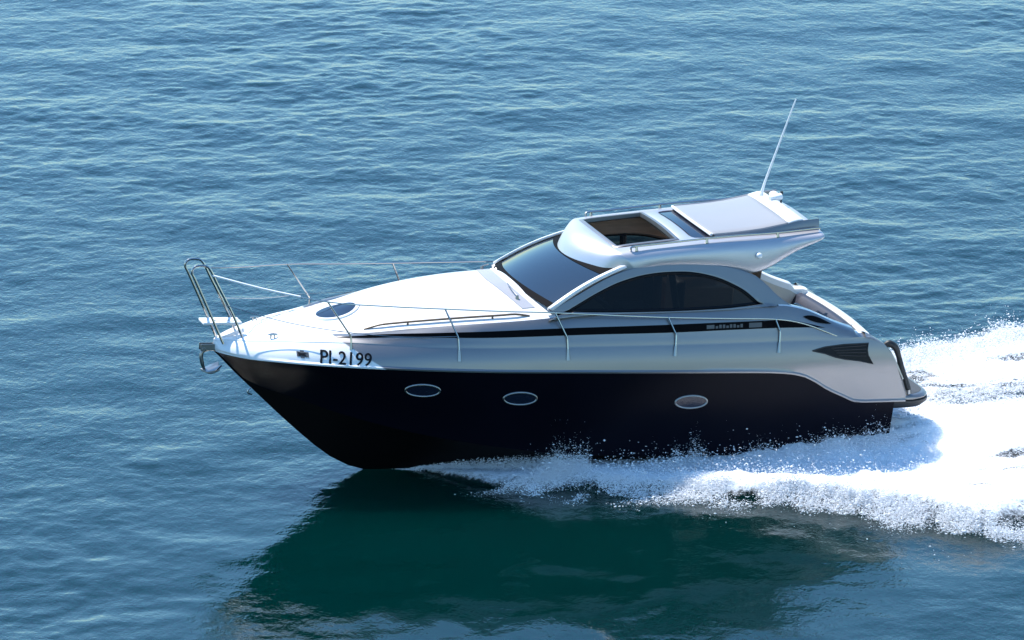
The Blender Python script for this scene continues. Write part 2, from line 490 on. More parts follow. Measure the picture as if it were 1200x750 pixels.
# silver topsides up to the coachroof edge
def z_top(x):
    return min(kz0(x), tran(x)) if x > 9.3 else kz0(x)
st2 = [0.0, .004, .012, .03, .06, .1, .15, .22, .3, .4, .52, .66, .8, .9, 1.0, 1.1, 1.2, 1.3, 1.4, 1.5, 1.6, 1.7, 1.8, 1.9, 2.0, 2.1, 2.2, 2.35, 2.5, 2.65, 2.8] + list(np.arange(3.0, 8.2, .2)) + list(np.arange(8.2, 9.45, .06)) + [9.5, 9.58, 9.65, 9.72, 9.8, 9.84, 9.88, 9.93, 9.98, 10.03, 10.08, 10.13, 10.17, 10.2, 10.22]
rows = []
for x in st2:
    b = bnd(x); zt = z_top(x)
    g = 0.022*min(1, x/.3)
    zt = max(zt, b + 0.04)
    sec = [(x, -max(0, side_y(x, b) - .004), b - .004), (x, -(side_y(x, b) + g), b - .001), (x, -(side_y(x, b) + g*1.15), b + .022), (x, -(side_y(x, b + .05) + g*.25), b + .045)]
    for t in (.1, .3, .5, .7, .85, .94, 1.0):
        z = b + .045 + (zt - b - .045)*t
        sec.append((x, -max(0, side_y(x, z) + .003), z))
    rows.append(sec)
top = MB(); top.both(rows)
# upper panel: knuckle to stripe to coachroof edge
rows = []
for x in [q for q in st2 if q <= 9.6]:
    yk = max(0, side_y(x, z_top(x)) + .003); zk = z_top(x)
    y2 = max(0, hb(x) - O2(x)); y3 = max(0, hb(x) - O2(x) - .02*min(1, x)); y4 = max(0, hb(x) - O4(x))
    z2, z3, z4 = max(l2z(x), zk), max(l3z(x), zk + .002), max(l4z(x), zk + .004)
    if x > 9.35:
        z2, z3, z4 = zk + .02, zk + .025, zk + .03
    sec = [(x, -yk, zk), (x, -(yk*.97 + y2*.03), zk + .012), (x, -(yk*.55 + y2*.45), zk*.55 + z2*.45 + .004), (x, -y2, z2), (x, -y3, z3), (x, -(y3*.5 + y4*.5), z3*.5 + z4*.5 + .006*min(1, x)), (x, -(y3*.12 + y4*.88), z3*.12 + z4*.88 + .006*min(1, x)), (x, -y4, z4)]
    rows.append(sec)
top.both(rows)
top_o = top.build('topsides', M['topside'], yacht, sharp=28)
tag(top_o, 'silver upper side panels, white towards the bow')

# black stripe along the cabin side (both sides), and the second short stripe aft
mb = MB(); rows = []
for x in np.concatenate([np.linspace(1.52, 8.2, 60), np.linspace(8.25, 8.86, 12)]):
    w = min(1, (x - 1.5)/.7 + .12) * (1 if x < 8.3 else max(0.02, 1 - ((x - 8.3)/.57)**2))
    y2, z2 = hb(x) - O2(x), l2z(x); y3, z3 = hb(x) - O2(x) - .02*min(1, x), l3z(x)
    c = 0.35 if x < 4 else 0.35 - .25*min(1, (x - 4)/4)
    rows.append([(x, -(y2 + (y3 - y2)*t + .006), z2 + (z3 - z2)*t) for t in (c - (c + .12)*w, c + (1.12 - c)*w)])
MB.two('side_stripe', M['matt'], top_o, rows)
mb = MB(); rows = []
for x in np.linspace(8.52, 8.98, 14):
    u = (x - 8.75)/.23; w = max(.01, 1 - u*u)
    z3, z4 = l3z(x), l4z(x); y3, y4 = hb(x) - O2(x) - .02, hb(x) - O4(x)
    rows.append([(x, -(y3 + (y4 - y3)*t + .010), z3 + (z4 - z3)*t + .006) for t in (.42 - .28*w, .42 + .28*w)])
MB.two('stripe_tail', M['matt'], top_o, rows)
# blurred grey lettering block and badge set in the stripe
def on_stripe(x, t, out):
    y2, z2 = hb(x) - O2(x), l2z(x); y3, z3 = hb(x) - O2(x) - .02, l3z(x)
    return (x, -(y2 + (y3 - y2)*t + out), z2 + (z3 - z2)*t)
mb = MB()
for x0, x1, t0, t1 in [(7.0, 7.12, .2, .8)] + [(7.14 + .055*i, 7.14 + .055*i + .038, .22, .78 if i % 3 else .6) for i in range(8)] + [(7.66, 7.86, .12, .88)]:
    mb.add([on_stripe(x0, t0, .009), on_stripe(x1, t0, .009), on_stripe(x1, t1, .009), on_stripe(x0, t1, .009)], [(0, 1, 2, 3)])
mb.build('grey_lettering', M['grey'], top_o)

# registration number on the bow
def text_mesh(body, size):
    c = bpy.data.curves.new('lettering', 'FONT'); c.body = body; c.size = size; c.space_character = 1.02
    o = bpy.data.objects.new('lettering', c); COL.objects.link(o)
    dg = bpy.context.evaluated_depsgraph_get(); dg.update()
    m = o.evaluated_get(dg).to_mesh()
    vs = [tuple(v.co) for v in m.vertices]; fs = [tuple(p.vertices) for p in m.polygons]
    bpy.data.objects.remove(o); bpy.data.curves.remove(c)
    return vs, fs
vs, fs = text_mesh('PI-2199', 0.27)
wmax = max(v[0] for v in vs); hmax = max(v[1] for v in vs)
X0, X1 = 1.29, 1.995
def reg_pt(u, v):
    x = X0 + (X1 - X0)*u + 0.02*v
    z = 1.478 + .008*u + 0.166*v
    return x, z
mb = MB()
for k, (du, dv) in enumerate(((-.006, 0), (.006, 0), (0, .014), (0, -.014))):     # overlapping copies make the strokes bold
    mb.add([on_side(*reg_pt(v[0]/wmax + du, v[1]/hmax + dv), .012 + .0012*k) for v in vs], fs)
mb.build('registration_number', M['black'], top_o, sharp=80, weld=False)
mb = MB()                                             # small blurred crest ahead of the number
for x0, x1, z0, z1 in ((1.00, 1.05, 1.535, 1.60), (1.05, 1.10, 1.52, 1.615), (1.10, 1.16, 1.535, 1.60)):
    mb.add([on_side(x0, z0, .006), on_side(x1, z0, .006), on_side(x1, z1, .006), on_side(x0, z1, .006)], [(0, 1, 2, 3)])
mb.build('bow_crest', M['grey'], top_o)
mb = MB()
mb.add([on_side(x, z, .009) for x, z in ((1.02, 1.545), (1.06, 1.555), (1.14, 1.545), (1.10, 1.57), (1.14, 1.59), (1.06, 1.58), (1.02, 1.59))], [(0, 1, 6), (1, 3, 5), (1, 5, 6), (1, 2, 3), (3, 4, 5)])
mb.build('crest_mark', M['black'], top_o)

# engine air intake: dark fish-tail shaped recess plate on the quarter
prof = [(8.65, 1.685), (8.85, 1.735), (9.15, 1.765), (9.54, 1.775), (9.52, 1.68), (9.535, 1.60), (9.62, 1.475), (9.40, 1.525), (9.16, 1.555), (9.02, 1.585), (8.84, 1.645)]
mb = MB()
inn = [on_side(x, z, .010) for x, z in prof]
cx = on_side(9.2, 1.66, .010)
mb.add([cx] + inn, [(0, 1 + i, 1 + (i+1) % len(inn)) for i in range(len(inn))])
vent = mb.build('air_intake', M['black'], top_o, sharp=60)
mb = MB()
rim = [on_side(x, z, .010) for x, z in prof]
mb.tube(rim + [rim[0]], .010, 8, smooth=0)
for k in range(4):
    a = on_side(8.95 + .04*k, 1.72 - .035*k, .016); b = on_side(9.5, 1.745 - .05*k, .016)
    mb.tube([a, b], .006, 6)
mb.build('intake_frame', M['rubber'], vent)

# white foredeck and coachroof between the two coachroof edges
def deck_z(x, y):
    y4, z4, zc = max(1e-3, hb(x) - O4(x)), l4z(x), crown(x)
    u = min(1, abs(y)/y4)
    return z4 + (max(zc, z4 + .001) - z4)*(1 - u**2.2)
ws_bx = lambda y: 4.40 + .27*(abs(y)/1.35)**2.0       # foot of the windscreen
mb = MB(); rows = []
us = np.concatenate([np.linspace(-1, -.9, 5), np.linspace(-.8, .8, 25), np.linspace(.9, 1, 5)])
for s in np.concatenate([[0.0, .004, .012, .03, .06, .1, .15, .22, .3, .4, .52, .66, .8, 1.0, 1.2], np.linspace(1.45, 4.0, 22), np.linspace(4.1, 4.75, 8)]):
    sec = []
    for u in us:
        x = s
        y4 = max(0, hb(x) - O4(x)); y = y4*u
        if s > 4.0:
            x = 4.0 + (ws_bx(y) + .08 - 4.0)*(s - 4.0)/.75
            y4 = hb(x) - O4(x); y = y4*u
        z = deck_z(x, y)
        if .12 < s < .62 and abs(u) < .62:             # shallow anchor well
            z -= .055*sstep(.12, .2, s)*(1 - sstep(.5, .62, s))*(1 - sstep(.45, .62, abs(u)))
        sec.append((x, y, z))
    rows.append(sec)
mb.grid(rows)
deck = mb.build('foredeck', M['white'], yacht, sharp=40)
tag(deck, 'white sunlit foredeck and coachroof')

# round deck hatch
hx_, hy_ = 1.80, -.04
mb = MB(); rr = []
for w in np.linspace(0, 2*np.pi, 40, endpoint=False):
    rr.append([(hx_ + r_*math.cos(w), hy_ + r_*math.sin(w)*.95, deck_z(hx_ + r_*math.cos(w), hy_ + r_*math.sin(w)*.95) + o_) for r_, o_ in ((.345, .002), (.34, .024), (.30, .030), (.285, .022))])
rr.append(rr[0]); mb.grid(rr)
hatch = mb.build('deck_hatch', M['white'], deck, sharp=50)
mb = MB()
loop = [(hx_ + .29*math.cos(w), hy_ + .275*math.sin(w), deck_z(hx_ + .29*math.cos(w), hy_ + .275*math.sin(w)) + .023) for w in np.linspace(0, 2*np.pi, 40, endpoint=False)]
mb.add([(hx_, hy_, deck_z(hx_, hy_) + .027)] + loop, [(0, 1 + i, 1 + (i+1) % 40) for i in range(40)])
mb.build('hatch_pane', M['hatch_glass'], deck)

# grey cowl strip in front of the windscreen, wipers
mb = MB(); rows = []
for y in np.linspace(-1.12, 1.12, 31):
    x1 = ws_bx(y) - .10; x0 = x1 - .20 - .04*(1 - abs(y))
    rows.append([(x, y, deck_z(x, y) + .008) for x in np.linspace(x0, x1, 4)])
mb.grid(rows)
cowl = mb.build('wiper_cowl', M['cowl'], deck)
for yy in (-.86, .98):
    mb = MB()
    x = ws_bx(yy) - .22
    z = deck_z(x, yy)
    mb.tube([(x, yy, z), (x, yy, z + .06)], [.028, .02], 8)
    s_ = .45
    mb.tube([(x, yy, z + .055), (x - .02, yy + s_*.5, deck_z(x - .02, yy + s_*.5 if yy < 0 else yy) + .05), (x - .01, yy + (s_ if yy < 0 else -s_), deck_z(x, yy + (s_ if yy < 0 else -s_)) + .045)] if yy < 0 else
            [(x, yy, z + .055), (x + .1, yy - .01, z + .09)], .009, 6)
    mb.build('wiper', M['darksteel'], deck)

# low grab rails along the coachroof edges
for s_ in (-1,):
    mb = MB()
    f_ = lambda x: (x, s_*(hb(x) - O4(x) - (.09 if s_ < 0 else .03)))
    pt = lambda x, dz: (f_(x)[0], f_(x)[1], deck_z(x, f_(x)[1]) + dz)
    xs_ = np.linspace(2.0, 4.35, 12)
    mb.tube([pt(2.0, .0)] + [pt(x, .04) for x in xs_[0:]][1:-1] + [pt(4.35, .0)], .017, 8, smooth=3)
    for x in (2.6, 3.2, 3.8):
        mb.tube([pt(x, -.01), pt(x, .04)], .015, 8)
    mb.build('grab_rail', M['teakrail'], deck)

# thin seams in the deck moulding
for s_ in (-1, 1):
    mb = MB(); mb.tube([(x, s_*(hb(x) - O4(x) - .05), deck_z(x, hb(x) - O4(x) - .05) + .001) for x in np.linspace(.75, 1.7, 12)], .005, 6, smooth=0)
    mb.build('deck_seam', M['cowl'], deck)
mb = MB(); mb.tube([(.74 + .1*(y/.45)**2, y, deck_z(.74 + .1*(y/.45)**2, y) + .001) for y in np.linspace(-.45, .45, 15)], .005, 6, smooth=0)
mb.build('locker_seam', M['cowl'], deck)
# cleats and small deck fittings
for x, y in ((.74, -.50), (.74, .50)):
    mb = MB(); z = deck_z(x, y) if abs(y) < hb(x) - O4(x) else 1.70
    mb.tube([(x - .07, y, z + .045), (x, y, z + .055), (x + .07, y, z + .045)], [.010, .014, .010], 8)
    mb.tube([(x - .025, y, z - .01), (x - .025, y, z + .05)], .011, 6); mb.tube([(x + .025, y, z - .01), (x + .025, y, z + .05)], .011, 6)
    mb.build('deck_cleat', M['steel'], deck)

# ---------------------------------------------------------------- cabin sides with the arched windows
hw = lambda z: 1.41 - .36*(z - 2.2)
arch = [(4.60, 2.262), (4.675, 2.309), (4.88, 2.405), (5.101, 2.515), (5.369, 2.650), (5.635, 2.766), (5.901, 2.845), (6.299, 2.912), (6.696, 2.932), (7.091, 2.904), (7.487, 2.841), (7.814, 2.732), (7.982, 2.612), (8.135, 2.468), (8.36, 2.315), (8.50, 2.262)]
wina = [(4.855, 2.264), (5.095, 2.388), (5.362, 2.523), (5.762, 2.683), (6.161, 2.772), (6.45, 2.798), (6.69, 2.802), (6.9, 2.785), (7.084, 2.751), (7.28, 2.698), (7.476, 2.617), (7.62, 2.545), (7.734, 2.462), (7.888, 2.329)]
winb = [(7.888, 2.329), (7.6, 2.300), (7.327, 2.279), (6.85, 2.258), (6.399, 2.247), (5.9, 2.244), (5.611, 2.244), (5.2, 2.25), (4.855, 2.264)]
def resample(poly, n, sm=True):
    p = np.array(poly); d = np.concatenate([[0], np.cumsum(np.linalg.norm(np.diff(p, axis=0), axis=1))])
    fx, fz = pchip(d, p[:, 0]), pchip(d, p[:, 1])
    return [(fx(t), fz(t)) for t in np.linspace(0, d[-1], n)]
NA = 44
oa, wa = resample(arch, NA), resample(wina, NA)
ob = [(x, l4z(x) - .03) for x in np.linspace(8.50, 4.60, 26)]; wb = resample(winb, 26)
hp = lambda q, s_, inn=0: (q[0], s_*(hw(q[1]) - inn), q[1])
for s_ in (-1, 1):
    mb = MB()
    mid = lambda A, B, t: [(a[0] + (b[0]-a[0])*t, a[1] + (b[1]-a[1])*t) for a, b in zip(A, B)]
    mb.grid([[hp(q, s_) for q in mid(oa, wa, t)] for t in (0, .15, .5, .85, 1)])
    mb.grid([[hp(q, s_) for q in mid(ob, wb, t)] for t in (0, .33, .66, 1)])
    o = mb.build('cabin_side', M['silver'], yacht, sharp=30, solid=.07, bevel=.014)
    # gasket, pane
    c = np.array([6.4, 2.5])
    loop = wa[:-1] + wb[:-1]
    nrm = []
    for i in range(len(loop)):
        a = np.array(loop[i-1]); b = np.array(loop[(i+1) % len(loop)]); t = b - a
        n = np.array([t[1], -t[0]]); n /= np.linalg.norm(n) + 1e-9
        nrm.append(n)
    ins = lambda d: [(q[0] + n[0]*d, q[1] + n[1]*d) for q, n in zip(loop, nrm)]
    mb = MB(); l0, l1 = ins(.006), ins(.045)
    mb.grid([[hp(q, s_, .012) for q in l0] , [hp(q, s_, .016) for q in l1]], close=True)
    mb.build('window_gasket', M['black'], o, sharp=60, solid=.02)
    mb = MB()
    W0, W1 = resample(wina, 40), resample(winb[::-1], 40)
    mb.grid([[hp((a[0] + (b[0]-a[0])*t, a[1] + (b[1]-a[1])*t), s_, .035) for a, b in zip(W0, W1)] for t in np.linspace(0.01, .99, 8)])
    mb.build('side_window', M['side_glass'], o)
    # wooden lining inside the arch
    mb = MB(); mb.grid([[hp(q, s_, .085) for q in oa[3:-3]], [hp((q[0], q[1]), s_, .095) for q in mid(oa, wa, .95)[3:-3]]])
    mb.build('cabin_lining', M['wood'], o)
    # mullion inside the window: door post seen through the pane
    mb = MB(); mb.tube([(6.62, s_*1.25, 2.25), (6.55, s_*1.10, 2.78)], .05, 8); mb.build('window_post', M['dash'], o)
    mb = MB(); mb.tube([(5.35, s_*1.2, 2.42), (5.68, s_*1.28, 2.22)], .028, 8)
    mb.build('window_post', M['dash'], o)

# ---------------------------------------------------------------- windscreen
ws_bz = lambda y: 2.385 - .095*(abs(y)/1.35)**2
tx_ = lambda u: 5.52 + .30*u*u
tz_ = lambda u: 2.885 - .03*u*u
def wpt(u, v, out=0.0):
    yb, yt = 1.345*u, 1.135*u
    b = np.array([ws_bx(yb), yb, ws_bz(yb)]); t = np.array([tx_(u), yt, tz_(u)])
    p = b + (t - b)*v
    n = np.array([-.40, .12*u, .9]); n /= np.linalg.norm(n)
    return p + n*(out + .05*math.sin(math.pi*v))
U = np.linspace(-1, 1, 33)
mb = MB(); mb.grid([[wpt(u, v) for u in U] for v in np.linspace(0, 1, 12)])
ws = mb.build('windscreen', M['wind_glass'], yacht, sharp=60)
mb = MB()
mb.grid([[wpt(u, v, .006) for u in U] for v in (0, .04, .08)])
mb.both([[wpt(u, v, .006) for u in (-.995, -.97, -.945)] for v in np.linspace(.05, 1, 10)])
mb.grid([[wpt(u, v, .006) for u in U] for v in (.74, .86, 1.0)])
mb.build('windscreen_border', M['matt'], ws, sharp=60)
mb = MB()
for s_ in (-1, 1):
    pts = [wpt(s_*1.0, v, .012) for v in np.linspace(-.02, 1.0, 10)]
    rw = [[p + np.array([dx, s_*dy, dz]) for dx, dy, dz in ((-.03, -.035, .0), (-.035, -.02, .03), (-.01, .03, .03), (.02, .045, .0))] for p in pts]
    mb = MB(); mb.grid(rw)
    mb.build('windscreen_frame', M['white'], ws, sharp=50, solid=.02)

# ---------------------------------------------------------------- hard top
rx = [5.76, 5.95, 6.2, 6.45, 6.72, 6.96, 7.28, 7.5, 7.8, 8.1, 8.4, 8.62, 8.80, 8.88]
zs = pchip([5.7, 5.93, 6.5, 7.1, 7.6, 8.2, 8.65, 8.9], [3.05, 3.085, 3.145, 3.205, 3.245, 3.285, 3.33, 3.355])
zb = pchip([5.7, 5.95, 6.3, 6.66, 7.06, 7.5, 7.86, 7.97, 8.2, 8.5, 8.79, 8.9], [2.72, 2.80, 2.865, 2.88, 2.86, 2.80, 2.70, 2.72, 2.93, 3.10, 3.21, 3.28])
cols = [('b', 1.165), ('m', 1.18), ('h', 1.155), ('s', 1.07), ('e', .95), ('o', .83), ('i', .55), ('c', .28), ('z', 0)]
def roof_sec(x, front=False):
    z0, z1 = zb(x), zs(x)
    half = []
    for k, y in cols:
        fw = max(0.0, 1 - (x - 5.76)/.5)
        if k == 'b': half.append((x + .26*fw, y, z0))
        elif k == 'm': half.append((x + .18*fw, y, z0 + (z1 - z0)*.38))
        elif k == 'h': half.append((x + .08*fw, y, z0 + (z1 - z0)*.78))
        elif k == 's': half.append((x, y, z1))
        else:
            half.append((x - (.05*(1 - (y/.92)**2) if x < 5.8 else 0), y, z1 + .055*(1 - (y/1.07)**2)))
    return half
lip = []
for k, y in cols:
    lip.append({'b': (5.97, 1.165, 2.70), 'm': (5.83, 1.14, 2.68), 'h': (5.70, 1.08, 2.665), 's': (5.58, .985, 2.66)}.get(k, (5.20 + .36*y*y, y, 2.66)))
r4 = roof_sec(rx[0])
vis = []
for t in (0, .06, .2, .4, .6, .8, .93):
    row = []
    for a, b in zip(lip, r4):
        tx = t**1.7; tz = math.sin(t*math.pi/2)**.78 if t > 0 else 0
        ty = t
        row.append((a[0] + (b[0]-a[0])*tx - (.015 if t == .06 else 0), a[1] + (b[1]-a[1])*ty, a[2] + (b[2]-a[2])*tz))
    vis.append(row)
secs = vis + [roof_sec(x) for x in rx]
full = [[(p[0], -p[1], p[2]) for p in s_] + [p for p in reversed(s_[:-1])] for s_ in secs]
nc = len(full[0])
mb = MB(); vs_ = [p for r_ in full for p in r_]; fs_ = []
iopen0 = len(vis); iopen1 = len(vis) + rx.index(6.72)
ig0, ig1 = len(vis) + rx.index(6.96), len(vis) + rx.index(7.28)
for i in range(len(full) - 1):
    for j in range(nc - 1):
        if (iopen0 <= i < iopen1 or ig0 <= i < ig1) and 5 <= j < nc - 6: continue
        a = i*nc + j
        fs_.append((a, a + 1, a + 1 + nc, a + nc))
mb.add(vs_, fs_)
roof = mb.build('hardtop', M['shell'], yacht, sharp=50, solid=.055, subsurf=2)
tag(roof, 'silver hardtop with curved visor, open sunroof and grey sliding panel')

# dark lining under the visor and roof
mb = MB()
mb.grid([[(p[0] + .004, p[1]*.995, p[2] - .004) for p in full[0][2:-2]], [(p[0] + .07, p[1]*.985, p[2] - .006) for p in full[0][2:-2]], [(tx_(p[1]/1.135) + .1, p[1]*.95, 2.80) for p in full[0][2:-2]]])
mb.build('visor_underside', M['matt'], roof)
mb = MB()
for s_ in (-1, 1):
    mb.grid([[(x, s_*yy, zs(x) + dz) for x in np.linspace(5.85, 8.1, 14)] for yy, dz in ((1.09, -.28), (1.05, -.09), (.95, -.05), (.79, -.045))])
mb.grid([[(x, y, 2.72 + .1*(y/1.1)**2*0 + dz) for y in np.linspace(-1.08, 1.08, 9)] for x, dz in ((7.95, -.1), (8.0, .3), (7.6, .42), (6.76, .36))])
mb.build('roof_lining', M['wood'], roof)
# sunroof surround: raised grey rim
mb = MB()
def rp(x, y, dz): return (x, y, zs(x) + .055*(1 - (y/1.07)**2) + dz)
rimp = [(5.72 + .0, 0)] 
rw = []
loop = [(5.77, y) for y in np.linspace(-.82, .82, 15)] + [(x, .82) for x in np.linspace(5.9, 6.60, 6)] + [(6.71, y) for y in np.linspace(.82, -.82, 15)] + [(x, -.82) for x in np.linspace(6.60, 5.9, 6)]
for (x, y) in loop:
    cx_, cy_ = x - 6.24, y
    xb = -.045*(1 - (y/.92)**2) if x < 5.8 else 0
    ex = 1 if x > 6.7 else (-1 if x < 5.8 else 0); ey = (1 if y > .81 else (-1 if y < -.81 else 0))
    rw.append([rp(x + xb + ex*o_, y + ey*o_, h_) for o_, h_ in ((-.035, -.05), (-.03, .008), (.01, .010), (.025, .0))])
rw.append(rw[0]); mb.grid(rw)
mb.build('sunroof_rim', M['silver'], roof, sharp=50)
# fixed smoked glass strip between the sunroof and the sliding panel
mb = MB(); mb.grid([[rp(x, y, -.012) for y in np.linspace(-.84, .84, 15)] for x in (6.95, 7.12, 7.30)])
mb.build('roof_glass', M['hatch_glass'], roof)

# sliding panel and raised aft roof block
ptop = pchip([7.12, 7.4, 7.93, 8.3, 8.65, 8.86], [3.27, 3.29, 3.345, 3.415, 3.485, 3.505])
def ptz(x, y): return ptop(x) + .03*(1 - (y/.9)**2)
mb = MB(); rows = []
for x in [7.22, 7.25, 7.3, 7.4, 7.6, 7.8, 8.0, 8.2, 8.36, 8.42]:
    rows.append([(x - .05*(1 - (y/.86)**2), y, ptz(x, y) - (.012 if x < 7.23 or abs(y) > .85 else 0)) for y in (-.865, -.85, -.7, -.5, -.25, 0, .25, .5, .7, .85, .865)])
mb.grid(rows)
panel = mb.build('sliding_roof_panel', M['panel'], roof, sharp=50, solid=.028)
mb = MB()                                             # white lip around the panel's forward edge
mb.tube([(7.21 - .05*(1 - (y/.86)**2), y, ptz(7.22, y) - .012) for y in np.linspace(-.87, .87, 15)], .022, 8, smooth=2)
mb.build('panel_lip', M['white'], panel)
mb = MB()                                             # aft block: side blades, top behind the panel, sloping aft face
for s_ in (-1, 1):
    mb.grid([[(x, s_*yy, z_) for yy, z_ in ((.955, zs(x) + .01), (.945, zs(x) + .6*(ptop(x) - zs(x))), (.915, ptop(x) + .004), (.88, ptop(x) - .004), (.87, zs(x) + .02))] for x in np.linspace(7.24, 8.86, 20)])
    mb.add([(8.86, s_*.955, zs(8.86)), (8.86, s_*.915, ptop(8.86)), (8.86, s_*.87, zs(8.86))], [(0, 1, 2)])
    mb.build('roof_side_blade', M['silver'], roof, sharp=40)
    mb = MB()
mb = MB()
rows = []
for x, dz in ((8.40, .006), (8.46, .016), (8.54, .02), (8.62, .012), (8.66, -.03), (8.78, -.12), (8.86, -.16)):
    rows.append([(x + .02*(1 - (y/.9)**2)*(-1), y, ptz(x, y) + dz) for y in np.linspace(-.885, .885, 19)])
mb.grid(rows)
mb.build('aft_roof_deck', M['white'], roof, sharp=50, solid=.03)

# roof grab rails with feet
for s_ in (-1, 1):
    mb = MB()
    xs_ = np.linspace(5.93, 8.80, 14)
    mb.tube([(5.92, s_*1.05, zs(5.92) + .005)] + [(x, s_*1.055, zs(x) + .055) for x in xs_] + [(8.84, s_*1.05, zs(8.84) + .04)], .016, 8, smooth=3)
    for x in (6.0, 7.08, 8.18):
        mb.tube([(x, s_*1.055, zs(x) - .01), (x, s_*1.055, zs(x) + .055)], [.026, .018], 8)
    mb.build('roof_rail', M['steel'], roof)
# navigation light on the roof side
mb = MB()
mb.tube([(7.86, -1.16, 3.02), (7.86, -1.21, 3.03), (7.86, -1.235, 3.035)], [.045, .045, .02], 12)
mb.build('side_light', M['plastic'], roof)

# antenna mast, its bracket and the little receiver domes
mb = MB(); mb.tube([(8.50, .60, 3.48), (8.55, .60, 3.70), (8.94, .60, 4.97)], [.026, .017, .010], 8, smooth=0)
ant = mb.build('whip_antenna', M['plastic'], roof)
mb = MB(); mb.tube([(8.49, .60, 3.42), (8.51, .60, 3.54)], [.05, .032], 10); mb.box(8.42, 8.60, .52, .68, 3.42, 3.47)
mb.build('antenna_base', M['plastic'], ant, bevel=.008)
mb = MB(); mb.tube([(8.64, .42, 3.45), (8.64, .42, 3.53)], .02, 8)
rows = [[(8.64 + r_*math.cos(w), .42 + r_*math.sin(w), 3.53 + z_) for w in np.linspace(0, 2*np.pi, 16, endpoint=False)] for r_, z_ in ((.02, 0), (.07, .005), (.075, .03), (.06, .055), (.03, .07), (.002, .075))]
mb.grid(rows, close=True)
mb.build('receiver_dome', M['plastic'], roof)
mb = MB(); mb.tube([(8.62, .26, 3.44), (8.62, .26, 3.52)], .018, 8); mb.tube([(8.50, .22, 3.54), (8.70, .30, 3.55)], [.03, .055], 10)
mb.build('signal_horn', M['plastic'], roof)
mb = MB(); mb.tube([(8.73, .34, 3.42), (8.73, .34, 3.58)], [.015, .012], 8); mb.tube([(8.73, .34, 3.57), (8.73, .34, 3.62)], .022, 8)
mb.build('mast_light', M['rubber'], roof)

# ---------------------------------------------------------------- cabin interior (seen through the panes and the sunroof)
mb = MB(); mb.box(4.7, 9.7, -1.36, 1.36, 1.20, 1.24)
mb.build('cabin_floor', M['teak'], yacht)
mb = MB()
rows = [[(x, y, z) for y in np.linspace(-1.25, 1.25, 9)] for x, z in ((4.78, 2.24), (5.2, 2.30), (5.62, 2.30), (5.70, 2.22), (5.72, 1.24))]
mb.grid(rows)
dash = mb.build('dashboard', M['dash'], yacht, sharp=50)
mb = MB()                                             # pale side pocket by the windscreen corner
mb.add([(4.98, -1.27, 2.26), (5.52, -1.25, 2.26), (5.34, -1.22, 2.45), (4.98, -1.22, 2.26), (5.52, -1.20, 2.26), (5.34, -1.17, 2.45)], [(0, 1, 2), (5, 4, 3), (0, 3, 4, 1), (1, 4, 5, 2), (2, 5, 3, 0)])
mb.build('side_pocket', M['cream'], dash)
mb = MB()
mb.tube([(5.78 + .07*math.sin(w)*.4, .55 + .2*math.cos(w), 2.2 + .2*math.sin(w)) for w in np.linspace(0, 2*np.pi, 25)], .014, 8, smooth=0)
mb.tube([(5.68, .55, 2.18), (5.78, .55, 2.2)], .03, 8)
mb.build('steering_wheel', M['black'], dash)
for y in (-.45, .55):
    mb = MB(); mb.box(6.35, 6.85, y - .25, y + .25, 1.7, 1.86); mb.box(6.80, 6.95, y - .25, y + .25, 1.8, 2.52)
    mb.tube([(6.6, y, 1.24), (6.6, y, 1.72)], .06, 10)
    mb.build('helm_seat', M['dash'], yacht, bevel=.05)
mb = MB(); mb.box(7.2, 7.9, -1.2, -.55, 1.24, 1.7); mb.box(7.2, 7.9, -1.25, -1.1, 1.7, 2.25)
mb.build('saloon_seat', M['dash'], yacht, bevel=.04)
mb = MB(); mb.box(7.2, 8.2, .6, 1.2, 1.24, 2.1)
mb.build('galley_unit', M['wood'], yacht, bevel=.03)

# ---------------------------------------------------------------- cockpit, transom and swim platform
mb = MB()
def cap_y(x): return hb(x) - O4(x)
rows = []
for x in np.linspace(8.15, 9.62, 22):
    z = (l4z(x) if x <= 9.35 else z_top(x) + .03)
    y = cap_y(x)
    rows.append([(x, -y, z), (x, -(y - .03), z + .012), (x, -(y - .13), z + .012), (x, -(y - .16), z - .01), (x, -(y - .17), z - .12)])
mb.both(rows)
# across the transom
rows = []
for y in np.linspace(-1.37, 1.37, 21):
    bw = .10*(1 - (y/1.37)**2)
    rows.append([(9.55 + bw, y, 1.70), (9.56 + bw, y, 1.80), (9.60 + bw, y, 1.825), (9.68 + bw, y, 1.81), (9.72 + bw, y, 1.77), (9.90 + bw*.8, y, 1.45), (10.10 + bw*.4, y, 1.02), (10.12 + bw*.4, y, .93)])
mb.grid(rows)
ck = mb.build('cockpit_coaming', M['white'], yacht, sharp=40)
mb = MB()
rows = []
for x in np.linspace(8.15, 9.6, 12):
    z = (l4z(x) if x <= 9.35 else z_top(x) + .03); y = cap_y(x)
    rows.append([(x, -(y - .172), z - .10), (x, -(y - .19), 1.24)])
MB.two('cockpit_lining', M['cream'], ck, rows)
# transom corners joining the quarter panels to the transom
mb = MB(); rows = []
for x, zz in ((9.5, 1.91), (9.62, 1.85), (9.72, 1.795), (9.8, 1.745), (9.88, 1.67), (9.95, 1.53), (10.03, 1.36), (10.12, 1.18), (10.20, 1.015)):
    y = side_y(x, min(zz, 1.80)) + .003
    rows.append([(x, -y, min(zz, z_top(x)) ), (x + .006, -(y - .02), min(zz, z_top(x)) + .012), (x + .012, -(y - .12), zz + .012), (x + .0, -1.34, zz - .01)])
MB.two('quarter_corner', M['silver'], top_o, rows, sharp=50)
